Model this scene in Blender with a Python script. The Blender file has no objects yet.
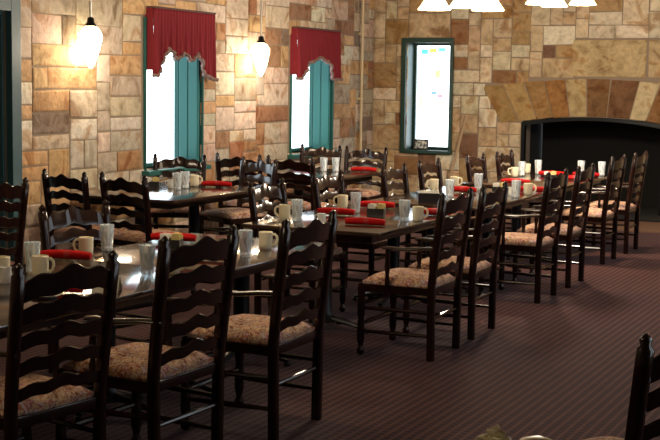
import bpy, bmesh, math, random
from mathutils import Vector, Matrix
random.seed(7)
sc = bpy.context.scene
COL = sc.collection
PI = math.pi

# ------------------------------------------------------------------ helpers
def link(o, parent=None):
    COL.objects.link(o)
    if parent is not None:
        o.parent = parent
    return o

class MB:
    """collects shapes for ONE mesh object"""
    def __init__(s):
        s.bm = bmesh.new()
    def box(s, x0, y0, z0, x1, y1, z1, bev=0.0, M=None):
        r = bmesh.ops.create_cube(s.bm, size=1.0)
        vs = r['verts']
        for v in vs:
            v.co = Vector(((v.co.x + .5) * (x1 - x0) + x0, (v.co.y + .5) * (y1 - y0) + y0, (v.co.z + .5) * (z1 - z0) + z0))
        if bev > 0:
            es = list({e for v in vs for e in v.link_edges})
            rr = bmesh.ops.bevel(s.bm, geom=es, offset=bev, segments=2, profile=.6, affect='EDGES')
            vs = list({v for f in rr['faces'] for v in f.verts} | {v for v in vs if v.is_valid})
        if M is not None:
            for v in vs:
                v.co = M @ v.co
        return s
    def ring_tube(s, pts, rad, n=10, sq=False, up=Vector((0, 0, 1)), cap=True):
        """tube through points; rad = radius or list of (rx, ry)"""
        pts = [Vector(p) for p in pts]
        rings = []
        for i, p in enumerate(pts):
            a = pts[max(i - 1, 0)]; b = pts[min(i + 1, len(pts) - 1)]
            t = (b - a)
            if t.length < 1e-9: t = Vector((0, 0, 1))
            t.normalize()
            u = up.cross(t)
            if u.length < 1e-3: u = Vector((1, 0, 0)).cross(t)
            if u.length < 1e-3: u = Vector((0, 1, 0)).cross(t)
            u.normalize(); w = t.cross(u)
            r = rad[i] if isinstance(rad, (list, tuple)) else rad
            rx, ry = r if isinstance(r, (list, tuple)) else (r, r)
            ring = []
            if sq:
                cs = [(-1, -.72), (-.72, -1), (.72, -1), (1, -.72), (1, .72), (.72, 1), (-.72, 1), (-1, .72)]
                for cx, cy in cs:
                    ring.append(s.bm.verts.new(p + u * rx * cx + w * ry * cy))
            else:
                for k in range(n):
                    a_ = 2 * PI * k / n
                    ring.append(s.bm.verts.new(p + u * rx * math.cos(a_) + w * ry * math.sin(a_)))
            rings.append(ring)
        for A, B in zip(rings, rings[1:]):
            m = len(A)
            for k in range(m):
                s.bm.faces.new((A[k], A[(k + 1) % m], B[(k + 1) % m], B[k]))
        if cap:
            s.bm.faces.new(rings[0][::-1]); s.bm.faces.new(rings[-1])
        return s
    def lathe(s, prof, c=(0, 0, 0), n=16, cap=(True, True), ax=None):
        """prof = [(r, z)...]"""
        rings = []
        for r, z in prof:
            ring = []
            for k in range(n):
                a_ = 2 * PI * k / n
                co = Vector((r * math.cos(a_), r * math.sin(a_), z))
                if ax is not None: co = ax @ co
                ring.append(s.bm.verts.new(co + Vector(c)))
            rings.append(ring)
        for A, B in zip(rings, rings[1:]):
            for k in range(n):
                s.bm.faces.new((A[k], A[(k + 1) % n], B[(k + 1) % n], B[k]))
        if cap[0]: s.bm.faces.new(rings[0][::-1])
        if cap[1]: s.bm.faces.new(rings[-1])
        return s
    def loft(s, secs, closed=True, cap=True):
        """secs: list of closed vertex loops"""
        rs = [[s.bm.verts.new(Vector(p)) for p in sec] for sec in secs]
        for A, B in zip(rs, rs[1:]):
            m = len(A)
            for k in range(m if closed else m - 1):
                s.bm.faces.new((A[k], A[(k + 1) % m], B[(k + 1) % m], B[k]))
        if cap and closed:
            s.bm.faces.new(rs[0][::-1]); s.bm.faces.new(rs[-1])
        return s
    def build(s, name, mat, parent=None, smooth=True, M=None, angle=40):
        bmesh.ops.recalc_face_normals(s.bm, faces=s.bm.faces[:])
        if M is not None: s.bm.transform(M)
        me = bpy.data.meshes.new(name)
        s.bm.to_mesh(me); s.bm.free()
        for m in (mat if isinstance(mat, (list, tuple)) else [mat]): me.materials.append(m)
        if smooth:
            me.polygons.foreach_set('use_smooth', [True] * len(me.polygons))
            try: me.set_sharp_from_angle(angle=math.radians(angle))
            except Exception: pass
        o = bpy.data.objects.new(name, me)
        return link(o, parent)

def tag(o, label=None, cat=None, group=None, kind=None):
    if label: o['label'] = label
    if cat: o['category'] = cat
    if group: o['group'] = group
    if kind: o['kind'] = kind
    return o

def empty(name, loc=(0, 0, 0), rz=0.0):
    o = bpy.data.objects.new(name, None); o.empty_display_size = .1
    o.location = loc; o.rotation_euler = (0, 0, rz)
    return link(o)

def copy_tree(o, parent=None):
    c = o.copy(); COL.objects.link(c)
    for k in ('label', 'group', 'category'):
        if parent is None and k in c.keys() and k != 'category': del c[k]
    c.parent = parent
    for ch in list(o.children):
        copy_tree(ch, c)
    return c

# ------------------------------------------------------------------ materials
def mat(name, color=(.5, .5, .5), rough=.5, metal=0., spec=.5, coat=0., trans=0., emit=None, estr=0., alpha=1.):
    m = bpy.data.materials.new(name); m.use_nodes = True
    b = m.node_tree.nodes['Principled BSDF']
    b.inputs['Base Color'].default_value = (*color, 1)
    b.inputs['Roughness'].default_value = rough
    b.inputs['Metallic'].default_value = metal
    b.inputs['Specular IOR Level'].default_value = spec
    b.inputs['Coat Weight'].default_value = coat
    b.inputs['Coat Roughness'].default_value = .12
    b.inputs['Transmission Weight'].default_value = trans
    if emit:
        b.inputs['Emission Color'].default_value = (*emit, 1)
        b.inputs['Emission Strength'].default_value = estr
    return m

def N(m): return m.node_tree.nodes
def L(m, a, b): m.node_tree.links.new(a, b)
def ramp(m, stops, interp='LINEAR'):
    r = N(m).new('ShaderNodeValToRGB'); e = r.color_ramp.elements
    r.color_ramp.interpolation = interp
    e[0].position, e[0].color = stops[0][0], (*stops[0][1], 1)
    e[1].position, e[1].color = stops[-1][0], (*stops[-1][1], 1)
    for p, c in stops[1:-1]:
        x = e.new(p); x.color = (*c, 1)
    return r
def noise(m, scale, detail=3, rough=.55, vec=None, dist=0.):
    n = N(m).new('ShaderNodeTexNoise'); n.inputs['Scale'].default_value = scale
    n.inputs['Detail'].default_value = detail; n.inputs['Roughness'].default_value = rough
    n.inputs['Distortion'].default_value = dist
    if vec is not None: L(m, vec, n.inputs['Vector'])
    return n
def coords(m, scale=None):
    t = N(m).new('ShaderNodeTexCoord')
    if scale is None: return t.outputs['Object']
    mp = N(m).new('ShaderNodeMapping'); mp.inputs['Scale'].default_value = scale
    L(m, t.outputs['Object'], mp.inputs['Vector']); return mp.outputs['Vector']
def bump(m, hsock, strength=.3, dist=.01):
    b = N(m).new('ShaderNodeBump'); b.inputs['Strength'].default_value = strength; b.inputs['Distance'].default_value = dist
    L(m, hsock, b.inputs['Height']); L(m, b.outputs['Normal'], N(m)['Principled BSDF'].inputs['Normal'])

def wood(name, c1, c2, rough, coat, scale=(30, 30, 3)):
    m = mat(name, c1, rough, coat=coat, spec=.35)
    n = noise(m, 1.0, 4, .6, coords(m, scale), .4)
    r = ramp(m, [(.3, c1), (.7, c2)])
    L(m, n.outputs['Fac'], r.inputs['Fac']); L(m, r.outputs['Color'], N(m)['Principled BSDF'].inputs['Base Color'])
    return m

M_WOOD = wood('dark_stained_wood', (.006, .0022, .0016), (.020, .0058, .0036), .2, .12)
M_TOP = wood('tabletop_varnish', (.022, .012, .008), (.05, .026, .016), .14, .6, (3, 40, 40))
M_IRON = mat('black_iron', (.008, .009, .011), .32, .6)
M_DARK = mat('flat_black', (.004, .0035, .003), .95)  # one plain black for the firebox and the inner hearth

# floral tapestry on the seats
M_SEAT = mat('floral_tapestry', (.3, .2, .12), .9, spec=.1)
_c = coords(M_SEAT)
_v = N(M_SEAT).new('ShaderNodeTexVoronoi'); _v.inputs['Scale'].default_value = 20; L(M_SEAT, _c, _v.inputs['Vector'])
_n = noise(M_SEAT, 15, 4, .62, _c, 1.8)
_mx = N(M_SEAT).new('ShaderNodeMix'); _mx.data_type = 'RGBA'; _mx.inputs['Factor'].default_value = .35
_r1 = ramp(M_SEAT, [(.34, (.05, .012, .008)), (.42, (.30, .11, .05)), (.49, (.80, .64, .44)), (.53, (.30, .18, .10)), (.58, (.36, .05, .03)), (.64, (.70, .70, .74)), (.72, (.06, .08, .16))])
_r2 = ramp(M_SEAT, [(.0, (.62, .52, .40)), (.3, (.45, .22, .12)), (.5, (.14, .045, .03)), (.8, (.10, .10, .16))])
L(M_SEAT, _n.outputs['Fac'], _r1.inputs['Fac']); L(M_SEAT, _v.outputs['Distance'], _r2.inputs['Fac'])
L(M_SEAT, _r1.outputs['Color'], _mx.inputs['A']); L(M_SEAT, _r2.outputs['Color'], _mx.inputs['B'])
L(M_SEAT, _mx.outputs['Result'], N(M_SEAT)['Principled BSDF'].inputs['Base Color'])
bump(M_SEAT, _n.outputs['Fac'], .4, .01)

# stone: per-stone colour attribute x veining
M_STONE = mat('sandstone_blocks', (.5, .4, .3), .88, spec=.2)
_a = N(M_STONE).new('ShaderNodeVertexColor'); _a.layer_name = 'stone'
_c = coords(M_STONE)
_n1 = noise(M_STONE, 3.2, 5, .6, _c, .8); _n2 = noise(M_STONE, 14, 4, .65, _c)
_r = ramp(M_STONE, [(.32, (.42, .27, .17)), (.42, (.88, .82, .74)), (.54, (1.15, 1.13, 1.10)), (.63, (.82, .62, .44)), (.70, (.60, .40, .26))])
L(M_STONE, _n1.outputs['Fac'], _r.inputs['Fac'])
_m1 = N(M_STONE).new('ShaderNodeMix'); _m1.data_type = 'RGBA'; _m1.blend_type = 'MULTIPLY'; _m1.inputs['Factor'].default_value = .85
L(M_STONE, _a.outputs['Color'], _m1.inputs['A']); L(M_STONE, _r.outputs['Color'], _m1.inputs['B'])
_r3 = ramp(M_STONE, [(.3, (.75, .75, .75)), (.6, (1.08, 1.08, 1.08))]); L(M_STONE, _n2.outputs['Fac'], _r3.inputs['Fac'])
_m2 = N(M_STONE).new('ShaderNodeMix'); _m2.data_type = 'RGBA'; _m2.blend_type = 'MULTIPLY'; _m2.inputs['Factor'].default_value = .8
L(M_STONE, _m1.outputs['Result'], _m2.inputs['A']); L(M_STONE, _r3.outputs['Color'], _m2.inputs['B'])
L(M_STONE, _m2.outputs['Result'], N(M_STONE)['Principled BSDF'].inputs['Base Color'])
bump(M_STONE, _n2.outputs['Fac'], .6, .02)
M_MORTAR = mat('mortar', (.30, .23, .165), .95, spec=.1)

# carpet: dark russet with a fine lighter grid
M_CARPET = mat('carpet', (.05, .02, .015), .95, spec=.05)
_b = N(M_CARPET)['Principled BSDF']
_b.inputs['Sheen Weight'].default_value = .08; _b.inputs['Sheen Roughness'].default_value = .5
_b.inputs['Sheen Tint'].default_value = (.85, .85, 1, 1)
_sx = N(M_CARPET).new('ShaderNodeSeparateXYZ'); L(M_CARPET, coords(M_CARPET), _sx.inputs[0])
def _line(axis, period, width):
    d = N(M_CARPET).new('ShaderNodeMath'); d.operation = 'DIVIDE'; L(M_CARPET, _sx.outputs[axis], d.inputs[0]); d.inputs[1].default_value = period
    f = N(M_CARPET).new('ShaderNodeMath'); f.operation = 'FRACT'; L(M_CARPET, d.outputs[0], f.inputs[0])
    s_ = N(M_CARPET).new('ShaderNodeMath'); s_.operation = 'SUBTRACT'; L(M_CARPET, f.outputs[0], s_.inputs[0]); s_.inputs[1].default_value = .5
    a = N(M_CARPET).new('ShaderNodeMath'); a.operation = 'ABSOLUTE'; L(M_CARPET, s_.outputs[0], a.inputs[0])
    r = N(M_CARPET).new('ShaderNodeMapRange'); r.interpolation_type = 'SMOOTHSTEP'
    r.inputs['From Min'].default_value = width * .5; r.inputs['From Max'].default_value = width * .5 + .16
    r.inputs['To Min'].default_value = 1; r.inputs['To Max'].default_value = 0
    L(M_CARPET, a.outputs[0], r.inputs['Value']); return r.outputs[0]
_lx = _line('X', .052, .20); _ly = _line('Y', .052, .14)
_ly2 = N(M_CARPET).new('ShaderNodeMath'); _ly2.operation = 'MULTIPLY'; L(M_CARPET, _ly, _ly2.inputs[0]); _ly2.inputs[1].default_value = .6
_mm = N(M_CARPET).new('ShaderNodeMath'); _mm.operation = 'MAXIMUM'; L(M_CARPET, _lx, _mm.inputs[0]); L(M_CARPET, _ly2.outputs[0], _mm.inputs[1])
_mc = N(M_CARPET).new('ShaderNodeMix'); _mc.data_type = 'RGBA'; L(M_CARPET, _mm.outputs[0], _mc.inputs['Factor'])
_mc.inputs['A'].default_value = (.025, .006, .0035, 1); _mc.inputs['B'].default_value = (.088, .035, .024, 1)
_nc = noise(M_CARPET, 160, 2); _nr = ramp(M_CARPET, [(.3, (.8, .8, .8)), (.7, (1.15, 1.15, 1.15))]); L(M_CARPET, _nc.outputs['Fac'], _nr.inputs['Fac'])
_md = N(M_CARPET).new('ShaderNodeMix'); _md.data_type = 'RGBA'; _md.blend_type = 'MULTIPLY'; _md.inputs['Factor'].default_value = .7
L(M_CARPET, _mc.outputs['Result'], _md.inputs['A']); L(M_CARPET, _nr.outputs['Color'], _md.inputs['B'])
L(M_CARPET, _md.outputs['Result'], _b.inputs['Base Color'])

M_TEAL = mat('teal_paint', (.010, .10, .088), .6)
M_TEAL2 = mat('teal_paint_panel', (.016, .135, .122), .6)
M_GREEN = mat('dark_green_paint', (.010, .045, .034), .4)
M_TRIM = mat('slate_teal_paint', (.03, .085, .105), .45)
M_DOOR = mat('dark_green_boards', (.008, .022, .016), .5)
M_RED = mat('red_curtain_cloth', (.20, .020, .028), .85, spec=.15)
M_FRINGE = mat('fringe_cord', (.10, .05, .045), .9)
M_NAP = mat('red_napkin_cloth', (.42, .006, .006), .8, spec=.15)
M_MUG = mat('cream_stoneware', (.88, .80, .58), .28)
M_WHITE = mat('white_china', (.82, .82, .78), .25)
M_PAPER = mat('white_paper', (.85, .83, .76), .8)
M_YEL = mat('yellow_packet_paper', (.75, .62, .25), .7)
M_CADDY = mat('black_plastic_caddy', (.012, .012, .014), .3)
M_CEIL = mat('ceiling_plaster', (.42, .34, .25), .95)
M_ROD = mat('brushed_steel', (.55, .52, .46), .35, 1.)
M_BRASS = mat('aged_brass', (.35, .22, .08), .35, 1.)
M_BROOM = mat('pale_broom_handle', (.45, .30, .17), .6)
M_STRAW = mat('broom_straw', (.42, .27, .10), .95)
M_HEARTH = mat('hearth_slate', (.16, .085, .05), .8)

def thin_glass(name, tint=(1, 1, 1), refl=.12, rough=.03):
    m = bpy.data.materials.new(name); m.use_nodes = True
    nt = m.node_tree; nt.nodes.remove(nt.nodes['Principled BSDF'])
    out = nt.nodes['Material Output']
    t = nt.nodes.new('ShaderNodeBsdfTransparent'); t.inputs[0].default_value = (*tint, 1)
    g = nt.nodes.new('ShaderNodeBsdfGlossy'); g.inputs['Roughness'].default_value = rough
    fr = nt.nodes.new('ShaderNodeLayerWeight'); fr.inputs['Blend'].default_value = refl
    mx = nt.nodes.new('ShaderNodeMixShader')
    nt.links.new(fr.outputs['Fresnel'], mx.inputs[0]); nt.links.new(t.outputs[0], mx.inputs[1]); nt.links.new(g.outputs[0], mx.inputs[2])
    nt.links.new(mx.outputs[0], out.inputs['Surface'])
    return m
M_PANE = thin_glass('window_glass', (.97, 1, 1), .05)

def tumbler_glass(name):
    # cut, frosty pressed glass filled with water: some scatter, some clear
    m = bpy.data.materials.new(name); m.use_nodes = True
    nt = m.node_tree; b = nt.nodes['Principled BSDF']; out = nt.nodes['Material Output']
    b.inputs['Base Color'].default_value = (.86, .92, .95, 1); b.inputs['Roughness'].default_value = .12
    b.inputs['Specular IOR Level'].default_value = 1.0; b.inputs['Coat Weight'].default_value = 1
    t = nt.nodes.new('ShaderNodeBsdfTransparent'); t.inputs[0].default_value = (.85, .92, .95, 1)
    tc = nt.nodes.new('ShaderNodeTexCoord'); mp = nt.nodes.new('ShaderNodeMapping'); mp.inputs['Scale'].default_value = (60, 60, 14)
    ns = nt.nodes.new('ShaderNodeTexNoise'); ns.inputs['Scale'].default_value = 1; ns.inputs['Detail'].default_value = 2
    nt.links.new(tc.outputs['Object'], mp.inputs[0]); nt.links.new(mp.outputs[0], ns.inputs['Vector'])
    r = nt.nodes.new('ShaderNodeValToRGB'); r.color_ramp.elements[0].position = .38; r.color_ramp.elements[1].position = .62
    r.color_ramp.elements[0].color = (.45, .45, .45, 1); r.color_ramp.elements[1].color = (.97, .97, .97, 1)
    nt.links.new(ns.outputs['Fac'], r.inputs[0])
    mx = nt.nodes.new('ShaderNodeMixShader'); nt.links.new(r.outputs[0], mx.inputs[0])
    nt.links.new(t.outputs[0], mx.inputs[1]); nt.links.new(b.outputs[0], mx.inputs[2]); nt.links.new(mx.outputs[0], out.inputs['Surface'])
    return m
M_GLASS = tumbler_glass('pressed_glass')

def emis(name, col, s, base=(.9, .85, .75)):
    return mat(name, base, .4, emit=col, estr=s)
M_LAMP = emis('lit_opal_glass', (1, .80, .48), 9)
M_SHADE = emis('lit_frosted_shade', (1, .74, .38), 7)

# ------------------------------------------------------------------ room frame
# x runs across the aisle, y along the rows of tables.  The stone walls stand 3 degrees off the rows.
CX, CY = -7.68, 17.17
A3 = math.radians(3)
HC = 3.7
# window wall: local s runs from the corner towards the viewer, local t out of the wall into the room
MW = Matrix(((math.sin(A3), math.cos(A3), 0, CX), (-math.cos(A3), math.sin(A3), 0, CY), (0, 0, 1, 0), (0, 0, 0, 1)))   # (s, t, z)
# back wall: s runs from the corner to the right, t into the room (towards -y)
MBK = Matrix(((math.cos(A3), math.sin(A3), 0, CX), (math.sin(A3), -math.cos(A3), 0, CY), (0, 0, 1, 0), (0, 0, 0, 1)))

PAL_L = [((.56, .47, .36), 4), ((.60, .49, .41), 4), ((.66, .61, .51), 3.5), ((.46, .39, .31), 3), ((.54, .35, .18), 3), ((.38, .22, .12), 2.2),
         ((.34, .17, .10), 1.0), ((.46, .41, .34), 2.6), ((.60, .45, .37), 2.4), ((.54, .36, .20), 3), ((.26, .20, .16), 1.4), ((.32, .19, .12), 1.2)]
PAL_B = [((.58, .46, .30), 4), ((.64, .54, .38), 5), ((.52, .38, .23), 3), ((.42, .28, .14), 1.5), ((.28, .15, .075), 1.0), ((.68, .60, .46), 4), ((.20, .11, .07), .7), ((.56, .40, .25), 3)]
def pick(pal):
    t = random.uniform(0, sum(w for _, w in pal))
    for c, w in pal:
        t -= w
        if t <= 0: break
    k = random.uniform(.88, 1.12)
    return tuple(min(1, x * k * random.uniform(.97, 1.03)) for x in c)

def stone_wall(name, S0, S1, openings, M, pal, thick, seed, zmax=HC, quads=(), keep_out=None, cell=.088, cw=None, dmax=.020):
    """masonry slab with rectangular openings (s0, z0, s1, z1), faced with irregular squared stones"""
    random.seed(seed)
    mb = MB(); bm = mb.bm
    # slab, cut in boxes around the openings
    xs = sorted({S0, S1} | {o[0] for o in openings} | {o[2] for o in openings})
    for a, b in zip(xs, xs[1:]):
        if b - a < 1e-6: continue
        cur = 0.0
        for o in sorted([o for o in openings if o[0] <= a + 1e-6 and o[2] >= b - 1e-6], key=lambda o: o[1]):
            if o[1] > cur + 1e-6: mb.box(a, -thick, cur, b, 0, o[1])
            cur = o[3]
        if cur < zmax: mb.box(a, -thick, cur, b, 0, zmax)
    nbase = len(bm.faces)
    lay = bm.loops.layers.float_color.new('stone')
    cw = cw or cell
    ni, nj = int((S1 - S0) / cw), int(zmax / cell) + 1
    occ = [[False] * nj for _ in range(ni)]
    for i in range(ni):
        for j in range(nj):
            s_, z_ = S0 + (i + .5) * cw, (j + .5) * cell
            for o in openings:
                if o[0] - .01 < s_ < o[2] + .01 and o[1] - .01 < z_ < o[3] + .01: occ[i][j] = True
            if keep_out and keep_out(s_, z_): occ[i][j] = True
    sizes = [(5, 3), (4, 3), (3, 3), (6, 3), (4, 2), (5, 2), (3, 2), (2, 2), (3, 4), (4, 4), (6, 4), (7, 3), (2, 3), (2, 4), (5, 4)]
    cells = []
    for j in range(nj):
        for i in range(ni):
            if occ[i][j]: continue
            w, h = random.choice(sizes)
            ww = 0
            while ww < w and i + ww < ni and not occ[i + ww][j]: ww += 1
            hh = 1
            while hh < h and j + hh < nj and all(not occ[i + k][j + hh] for k in range(ww)): hh += 1
            # leave no one-cell sliver to the right
            if i + ww < ni - 1 and not occ[i + ww][j] and (i + ww + 1 >= ni or occ[i + ww + 1][j]):
                if all(not occ[i + ww][j + q] for q in range(hh)): ww += 1
            for a in range(ww):
                for b in range(hh): occ[i + a][j + b] = True
            cells.append((S0 + i * cw, j * cell, S0 + (i + ww) * cw, min((j + hh) * cell, zmax)))
    polys = [([(a, b), (c, b), (c, d), (a, d)], None) for a, b, c, d in cells]
    polys += [(q, col) for q, col in quads]
    g = .007
    for pts, col in polys:
        col = col or pick(pal)
        jit = .010 if len(pts) == 4 else 0
        cx = sum(p[0] for p in pts) / len(pts); cz = sum(p[1] for p in pts) / len(pts)
        P = []
        for (a, b) in pts:
            P.append((a + (g if a < cx else -g) + random.uniform(-jit, jit) * .6, b + (g if b < cz else -g) + random.uniform(-jit, jit) * .6))
        d = random.uniform(.005, dmax)
        def ins(p, k): return (p[0] + (cx - p[0]) / max(abs(cx - p[0]), .02) * k, p[1] + (cz - p[1]) / max(abs(cz - p[1]), .02) * k)
        r0 = [bm.verts.new((a, -.005, b)) for a, b in P]
        r1 = [bm.verts.new((a, d * .6, b)) for a, b in P]
        r2 = [bm.verts.new((*(ins((a, b), .014)[:1]), d, ins((a, b), .014)[1])) for a, b in P]
        c = bm.verts.new((cx, d + random.uniform(0, .008), cz))
        n = len(P); fs = []
        for k in range(n):
            fs.append(bm.faces.new((r0[k], r0[(k + 1) % n], r1[(k + 1) % n], r1[k])))
            fs.append(bm.faces.new((r1[k], r1[(k + 1) % n], r2[(k + 1) % n], r2[k])))
            fs.append(bm.faces.new((r2[k], r2[(k + 1) % n], c)))
        for f in fs:
            f.material_index = 1
            for lp in f.loops: lp[lay] = (*col, 1)
    o = mb.build(name, [M_MORTAR, M_STONE], None, smooth=False, M=M)
    tag(o, kind='structure')
    return o

# openings on the window wall (s0, z0, s1, z1)
WIN = [(5.13, .84, 6.33, 2.36), (1.52, .84, 2.86, 2.33)]
DOOR = (8.53, 0.0, 9.70, 2.30)
stone_wall('wall_left', 0, 19.6, WIN + [DOOR], MW, PAL_L, .33, 11, cell=.066, cw=.112, dmax=.014)

# back wall: window and fireplace under a flat arch of long voussoirs
BW = (.50, .80, 1.17, 2.33)
FS0, FS1, FC = 2.22, 4.14, 3.18
def arch_z(s): return 1.22 + .085 * (1 - ((s - FC) / (FS1 - FC)) ** 2)
vous = []
vcol = [(.34, .22, .09), (.42, .28, .12), (.34, .20, .08), (.34, .17, .06), (.46, .35, .18), (.20, .11, .05), (.19, .10, .05), (.56, .46, .28), (.26, .14, .06), (.44, .30, .14), (.40, .22, .10)]
vb = [1.93, 2.16, 2.41, 2.63, 2.86, 3.10, 3.36, 3.66, 3.88, 4.14, 4.40]
for k in range(len(vb) - 1):
    a, b = vb[k], vb[k + 1]
    def top(s): return (s + (s - FC) * .25, 1.845 - .09 * abs(s - FC) ** 1.6)
    pts = [(a, arch_z(max(FS0, min(FS1, a))) + .02 - .10 * max(0, FS0 - a)), (b, arch_z(max(FS0, min(FS1, b))) + .02), top(b), top(a)]
    vous.append((pts, vcol[k]))
def ko(s, z):
    if z < 1.22 or z > 1.83: return False
    k = 1 + .25 * max(0, min(1, (z - 1.2) / .6))
    return FC - (FC - 1.93) * k - .03 < s < FC + (4.40 - FC) * k + .03 and z < 1.86 - .09 * abs((s - FC) / k) ** 1.6
# three very large blocks sit above the arch
big = [([(2.87, 1.86), (3.86, 1.86), (3.86, 2.36), (2.87, 2.36)], (.52, .40, .22)), ([(3.88, 1.86), (4.62, 1.86), (4.62, 2.36), (3.88, 2.36)], (.50, .38, .22))]
def ko2(s, z): return ko(s, z) or (2.86 < s < 4.63 and 1.84 < z < 2.37)
stone_wall('wall_back', 0, 10.4, [BW, (FS0, 0, FS1, 1.31)], MBK, PAL_B, .42, 5, quads=vous + big, keep_out=ko2)

# floor, ceiling, right and rear walls
b = MB(); b.box(-8.6, -3.2, -.12, 3.2, 18.4, 0); tag(b.build('floor', M_CARPET, smooth=False), kind='structure')
b = MB(); b.box(-8.6, -3.2, HC, 3.2, 18.4, HC + .15); tag(b.build('ceiling', M_CEIL, smooth=False), kind='structure')
M_PLASTER = mat('tan_plaster', (.34, .25, .16), .9)
RW = [(5.1, 6.1), (7.6, 9.2), (10.6, 12.4), (13.6, 15.4)]  # unseen windows, added to let cool daylight in from the right
b = MB()
cur = -2.6
for a, c in RW:
    b.box(2.6, cur, 0, 2.85, a, HC); b.box(2.6, a, 0, 2.85, c, .8); b.box(2.6, a, 2.5, 2.85, c, HC); cur = c
b.box(2.6, cur, 0, 2.85, 18.4, HC)
tag(b.build('wall_right', M_PLASTER, smooth=False), kind='structure')
b = MB(); b.box(-6.9, -2.85, 0, 2.85, -2.6, HC)
tag(b.build('wall_rear', M_PLASTER, smooth=False), kind='structure')
for i, (a, c) in enumerate(RW):
    w = MB(); t = .05
    w.box(2.66, a, .8, 2.76, a + t, 2.5).box(2.66, c - t, .8, 2.76, c, 2.5).box(2.66, a + t, .8, 2.76, c - t, .8 + t).box(2.66, a + t, 2.5 - t, 2.76, c - t, 2.5)
    w.box(2.68, (a + c) / 2 - .02, .8 + t, 2.74, (a + c) / 2 + .02, 2.5 - t)
    o = w.build('window_%d' % (i + 4), M_GREEN, smooth=False); tag(o, kind='structure')

# ------------------------------------------------------------------ windows in the stone walls
def wall_window(name, M, s0, z0, s1, z1, depth, sill_out, sill_m, rev_m, frame_m, splay_panels=True, mull=True):
    f = MB()
    # reveal lining: both jambs, head and stool, running back to the sash
    t = .014
    f.box(s0, -depth, z0, s0 + t, .03, z1, .004).box(s1 - t, -depth, z0, s1, .03, z1, .004).box(s0 + t, -depth, z1 - t, s1 - t, .03, z1, .004)
    o = f.build(name, rev_m, M=M, smooth=False); tag(o, kind='structure')
    s = MB(); s.box(s0 - .05, -depth, z0 - .05, s1 + .05, sill_out, z0, .008)
    s.build('window_sill', sill_m, o, M=M, smooth=False)
    g = MB(); fr = .035; a, b_ = s0 + t, s1 - t
    g.box(a, -depth, z0, a + fr, -depth + .05, z1 - t).box(b_ - fr, -depth, z0, b_, -depth + .05, z1 - t)
    g.box(a + fr, -depth, z0, b_ - fr, -depth + .05, z0 + fr).box(a + fr, -depth, z1 - t - fr, b_ - fr, -depth + .05, z1 - t)
    if mull: g.box((a + b_) / 2 - .018, -depth + .005, z0 + fr, (a + b_) / 2 + .018, -depth + .045, z1 - t - fr)
    g.build('window_frame', frame_m, o, M=M, smooth=False)
    p = MB(); p.box(a + fr, -depth + .02, z0 + fr, b_ - fr, -depth + .026, z1 - t - fr)
    p.build('window_pane', M_PANE, o, M=M, smooth=False)
    return o
w1 = wall_window('window_1', MW, WIN[0][0], WIN[0][1], WIN[0][2], WIN[0][3], .31, .10, M_TEAL, M_TEAL, M_TEAL, mull=False)
w2 = wall_window('window_2', MW, WIN[1][0], WIN[1][1], WIN[1][2], WIN[1][3], .31, .10, M_TEAL, M_TEAL, M_TEAL, mull=False)
# folded shutter leaf standing against the far jamb of each window
for w, (s0, z0, s1, z1) in zip((w1, w2), WIN):
    q = MB()
    q.box(s0 + .032, -.25, z0 + .01, s0 + .055, -.005, z1 - .05, .004)
    q.box(s0 + .055, -.24, z0 + .06, s0 + .062, -.14, z1 - .12, .003).box(s0 + .055, -.115, z0 + .06, s0 + .062, -.02, z1 - .12, .003)
    q.build('shutter', M_TEAL2, w, M=MW, smooth=False)
w3 = wall_window('window_3', MBK, *BW, .34, .07, M_GREEN, M_GREEN, M_GREEN, mull=False)
# outer casing around the back window
q = MB(); s0, z0, s1, z1 = BW
q.box(s0 - .06, -.01, z0 - .04, s0 + .01, .055, z1 + .05, .005).box(s1 - .01, -.01, z0 - .04, s1 + .04, .055, z1 + .05, .005).box(s0 + .01, -.01, z1 - .02, s1 - .01, .055, z1 + .05, .005)
q.build('casing', M_GREEN, w3, M=MBK, smooth=False)
# stained-glass pieces hung in the back window: each coloured piece is real tinted glass
a, b_ = BW[0] + .08, BW[1]
for (u0, v0, u1, v1, c) in [(.04, 1.36, .14, 1.43, (.25, .75, .8)), (.16, 1.38, .27, 1.44, (.95, .5, .25)), (.30, 1.40, .40, 1.45, (.3, .75, .75)), (.26, 1.03, .33, 1.13, (1, .62, .35)), (.20, .78, .28, .83, (.35, .45, .85)),
                            (.30, .74, .38, .79, (.9, .4, .45)), (.34, .86, .42, .92, (.6, .85, .95)), (.02, 1.18, .07, 1.30, (.6, .9, .9)), (.02, .6, .07, .75, (1, .7, .45))]:
    g = MB(); g.box(a + u0, -.30, BW[1] + v0 - .0, a + u1, -.296, BW[1] + v1)
    g.build('stained_glass_piece', thin_glass('tinted_glass', c, .05), w3, M=MBK, smooth=False)

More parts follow.
